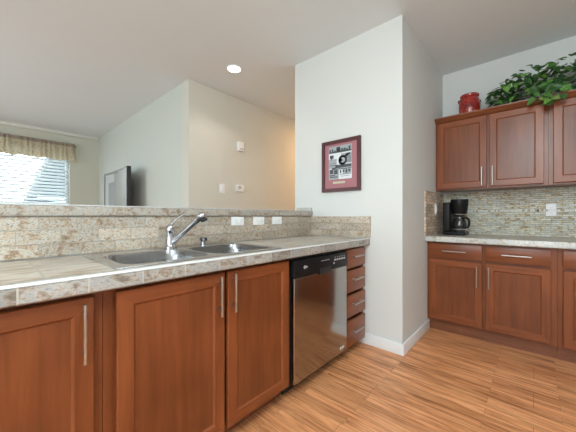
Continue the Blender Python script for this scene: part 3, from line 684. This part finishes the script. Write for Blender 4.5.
pbox(MB(), PSd, 3.184, 3.256, 1.13, 1.248, 0, .006, .0018).build('plate', PLASTIC, o)
pbox(MB(), PSd, 3.203, 3.237, 1.155, 1.222, .0062, .012, .001).build('rocker', PLASTIC, o)

# ------------------------------------------------------------------ upper cabinets
def upper(lab, e0, e1, doors, crown_l):
    o = thing('upper_cabinet', lab, 'cabinet', ((e0+e1)/2, 3.4, 1.39))
    st = [(e0, doors[0][0]+.012)] + [(a[1]-.012, b[0]+.012) for a, b in zip(doors, doors[1:])] + [(doors[-1][1]-.012, e1)]
    carcass_right(e0, e1, o, st, [(1.388, 1.42), (2.07, 2.113)], YU+.034, 1.388, 2.113, 3.567, False)
    for i, (a, b) in enumerate(doors):
        w = b-.036 if i % 2 == 0 else a+.026
        door(PU, a, b, 1.402, 2.087, o, WOODX, ((w, 1.412), (w, 1.592)))
    yf = YU+.034
    dz = -.022
    MB().prism([(a_, b_+dz) for a_, b_ in [(yf, 2.112), (yf-.012, 2.112), (yf-.018, 2.122), (yf-.030, 2.130), (yf-.034, 2.140), (yf-.050, 2.150), (yf-.056, 2.158), (yf-.056, 2.168), (yf+.018, 2.168), (yf+.018, 2.1355), (yf, 2.1355)]],
               lambda a, b, d: (d, a, b), e0-(.0 if crown_l else 0), e1).build('crown_molding', CROWNWOOD, o)
upper('red-brown upper cabinet beneath the red crock', -.794, .0855, [(-.768, -.345), (-.325, .058)], True)
upper('red-brown upper cabinet cut by the right edge beneath the ivy', .087, 1.03, [(.116, .56), (.583, 1.005)], False)

# ------------------------------------------------------------------ coffee maker
cm = thing('coffee_maker', 'black drip coffee maker with glass carafe in the counter corner', 'coffee maker', (-.625, 3.30, .9255))
cz = .9255
MB().box(-.715, -.515, 3.19, 3.44, cz, cz+.035, .012, seg=3).build('base', BLACK, cm)
MB().box(-.715, -.648, 3.20, 3.44, cz+.0355, cz+.335, .014, seg=3).build('water_tank', BLACK, cm)
ccx, ccy = -.578, 3.285
bh = MB().lathe((ccx, ccy, cz+.215), [(0, 0), (.062, 0), (.066, .006), (.078, .10), (.080, .14), (.078, .148), (0, .150)], 30).build('brew_basket', BLACK, cm)
MB().lathe((ccx, ccy, cz+.207), [(0, 0), (.066, 0), (.068, .004), (.066, .0075), (0, .0075)], 30).build('trim_band', plain('satin_metal', (.75, .75, .75), .3, 1), bh)
MB().lathe((ccx, ccy, cz+.0355), [(0, 0), (.062, 0), (.064, .004), (.060, .007), (0, .007)], 30).build('warming_plate', plain('steel_plate', (.6, .6, .6), .3, 1), cm)
gm, nt, b = newmat('smoked_glass'); b.inputs['Base Color'].default_value = (.02, .02, .02, 1); b.inputs['Roughness'].default_value = .05; b.inputs['Coat Weight'].default_value = .6
ca = MB().lathe((ccx, ccy, cz+.043), [(0, 0), (.050, 0), (.058, .008), (.066, .04), (.066, .07), (.058, .105), (.048, .125), (.046, .14), (0, .142)], 30).build('carafe', gm, cm)
MB().lathe((ccx, ccy, cz+.054), [(.0605, 0), (.0625, .001), (.0655, .010), (.0640, .011), (.0605, 0)], 30).build('carafe_band', plain('pale_band', (.8, .8, .8), .3, .8), ca)
MB().lathe((ccx, ccy, cz+.186), [(0, 0), (.047, 0), (.049, .006), (.046, .016), (0, .018)], 24).build('lid', BLACK, ca)
hx = Vector((.80, -.60, 0)).normalized(); o0 = Vector((ccx, ccy, cz))
MB().tube([o0+hx*.052+Vector((0, 0, .172)), o0+hx*.085+Vector((0, 0, .178)), o0+hx*.112+Vector((0, 0, .160)), o0+hx*.118+Vector((0, 0, .120)), o0+hx*.108+Vector((0, 0, .082)), o0+hx*.066+Vector((0, 0, .075))], [.010, .011, .011, .011, .010, .008], 10).build('handle', BLACK, ca)

# ------------------------------------------------------------------ red crock on the upper cabinet
def crock_mat():
    m, nt, b = newmat('red_glaze')
    tc = N(nt, 'ShaderNodeTexCoord'); n = N(nt, 'ShaderNodeTexNoise'); n.inputs['Scale'].default_value = 22; n.inputs['Detail'].default_value = 4; n.inputs['Distortion'].default_value = 1.5
    lk(nt, tc.outputs['Object'], n.inputs['Vector'])
    r = ramp(nt, [(0.36, (0.13, 0.012, 0.012)), (0.52, (0.40, 0.025, 0.02)), (0.64, (0.42, 0.04, 0.02)), (0.70, (0.62, 0.28, 0.08))]); lk(nt, n.outputs['Fac'], r.inputs[0])
    lk(nt, r.outputs[0], b.inputs['Base Color']); b.inputs['Roughness'].default_value = .22; b.inputs['Coat Weight'].default_value = .5
    return m
RED = crock_mat()
px, py, pz = -.512, 3.425, 2.1135
cr = thing('crock', 'red glazed crock with small side handles on top of the upper cabinet', 'crock', (px, py, pz))
MB().lathe((px, py, pz), [(0, 0), (.070, 0), (.076, .006), (.090, .06), (.096, .12), (.095, .175), (.087, .215), (.078, .232), (.076, .238), (.084, .244), (.086, .262), (.082, .268), (.074, .266), (.072, .24), (.085, .2), (.085, .06), (.065, .012), (0, .012)], 40).build('body', RED, cr)
wv = Vector((.83, .55, 0)).normalized()
for s in (-1, 1):
    c0 = Vector((px, py, pz)) + wv*s*.090
    MB().tube([c0+Vector((0, 0, .178)), c0+wv*s*.012+Vector((0, 0, .190)), c0+wv*s*.014+Vector((0, 0, .212)), c0+wv*s*.004*-1+Vector((0, 0, .220))], [.009, .009, .009, .008], 10).build('handle', RED, cr)

# ------------------------------------------------------------------ ivy garland
iv = thing('ivy_garland', 'green ivy garland trailing along the top of the upper cabinets', 'plant', (.25, 3.40, 2.1135))
rnd = random.Random(21)
stem = MB(); spine = []
for i in range(15):
    f = i/14; spine.append(Vector((-.30+f*1.2, 3.39+.05*sin(i*1.3), 2.20+.08*min(1, f*2.5)+.012*sin(i*2.1))))
stem.tube(spine, .004, 6)
hang = []
for (sx, ex, ez) in ((.01, .03, 2.09), (.07, .085, 2.03), (.12, .125, 2.06)):
    pts = [Vector((sx, 3.38, 2.25)), Vector((sx, 3.27, 2.225)), Vector((sx+(ex-sx)*.5, 3.155, 2.19)), Vector((ex, 3.145, ez+.05)), Vector((ex, 3.15, ez))]
    hang.append(pts); stem.tube(pts, .0025, 5)
stem.build('vine', plain('vine_stem', (.10, .08, .03), .7), iv)
lv = bmesh.new()
def leaf(p, up, fwd, s, mat):
    # ivy leaf: three pointed lobes, folded along its rib
    up = up.normalized(); fwd = (fwd-up*fwd.dot(up)).normalized(); sd = fwd.cross(up)
    half = [(0, 0), (.26, -.12), (.44, .08), (.45, .30), (.34, .52), (.20, .76), (0, 1.0)]
    fold = rnd.uniform(.15, .4); curl = rnd.uniform(.05, .3)
    def P(a, b): return p + (sd*a + fwd*b + up*(abs(a)*fold - curl*b*b))*s
    mid = [P(0, 0), P(0, .22), P(0, .45), P(0, .7), P(0, 1)]
    for sg in (1, -1):
        vs = [lv.verts.new(P(a*sg, b)) for a, b in half]; c = lv.verts.new(P(0, .34))
        for i in range(len(half)-1):
            f = lv.faces.new((c, vs[i], vs[i+1]) if sg > 0 else (c, vs[i+1], vs[i])); f.material_index = mat; f.smooth = False
def topz(x): return 2.335 + .155*min(1, max(0, (x+.34)/.30))**.8 + .03*max(0, x-.1)
def rmat(): return rnd.choices((0, 1, 2, 3), (44, 38, 16, 2))[0]
for i in range(520):
    x = -.31 + 1.2*rnd.random()**.95
    env = topz(x); y = rnd.uniform(3.21, 3.50)
    lo = 2.19
    z = lo + (env-.045-lo)*rnd.random()**.7
    if y < 3.27: z = max(z, 2.225)
    if x < -.17: z = 2.20+(env-.03-2.2)*rnd.random(); y = rnd.uniform(3.26, 3.46)
    up = Vector((rnd.uniform(-.6, .6), rnd.uniform(-1.1, .1), rnd.uniform(.35, 1.2))); fw = Vector((rnd.uniform(-1, 1), rnd.uniform(-1, .5), rnd.uniform(-.5, .45)))
    leaf(Vector((x, y, z)), up, fw, rnd.uniform(.045, .075), rmat())
for i in range(10):
    leaf(Vector((-.30-.04*rnd.random(), 3.34+.06*rnd.random(), 2.22+.07*rnd.random())), Vector((-.2, -.7, 1)), Vector((-1, rnd.uniform(-.6, .2), rnd.uniform(-.3, .3))), .05, rmat())
for pts in hang:
    for i in range(17):
        f = rnd.random()*3.999; k = int(f); p = pts[k].lerp(pts[k+1], f-k) + Vector((rnd.uniform(-.05, .05), rnd.uniform(-.03, 0), rnd.uniform(0, .02)))
        if p.y < 3.20: p.y = min(p.y, 3.150)
        leaf(p, Vector((rnd.uniform(-.5, .5), -1, rnd.uniform(.1, .9))), Vector((rnd.uniform(-1, 1), -.3, rnd.uniform(-1, .3))), rnd.uniform(.045, .07), rmat())
mb = MB(); me = bpy.data.meshes.new('t'); lv.to_mesh(me); mb.bm.from_mesh(me); lv.free()
def leafm(n, c): return plain(n, c, .32)
fo = mb.build('foliage', [leafm('deep_green_leaf', (.034, .10, .026)), leafm('green_leaf', (.065, .18, .036)), leafm('light_green_leaf', (.15, .32, .06)), leafm('yellow_green_leaf', (.26, .34, .09))], iv)
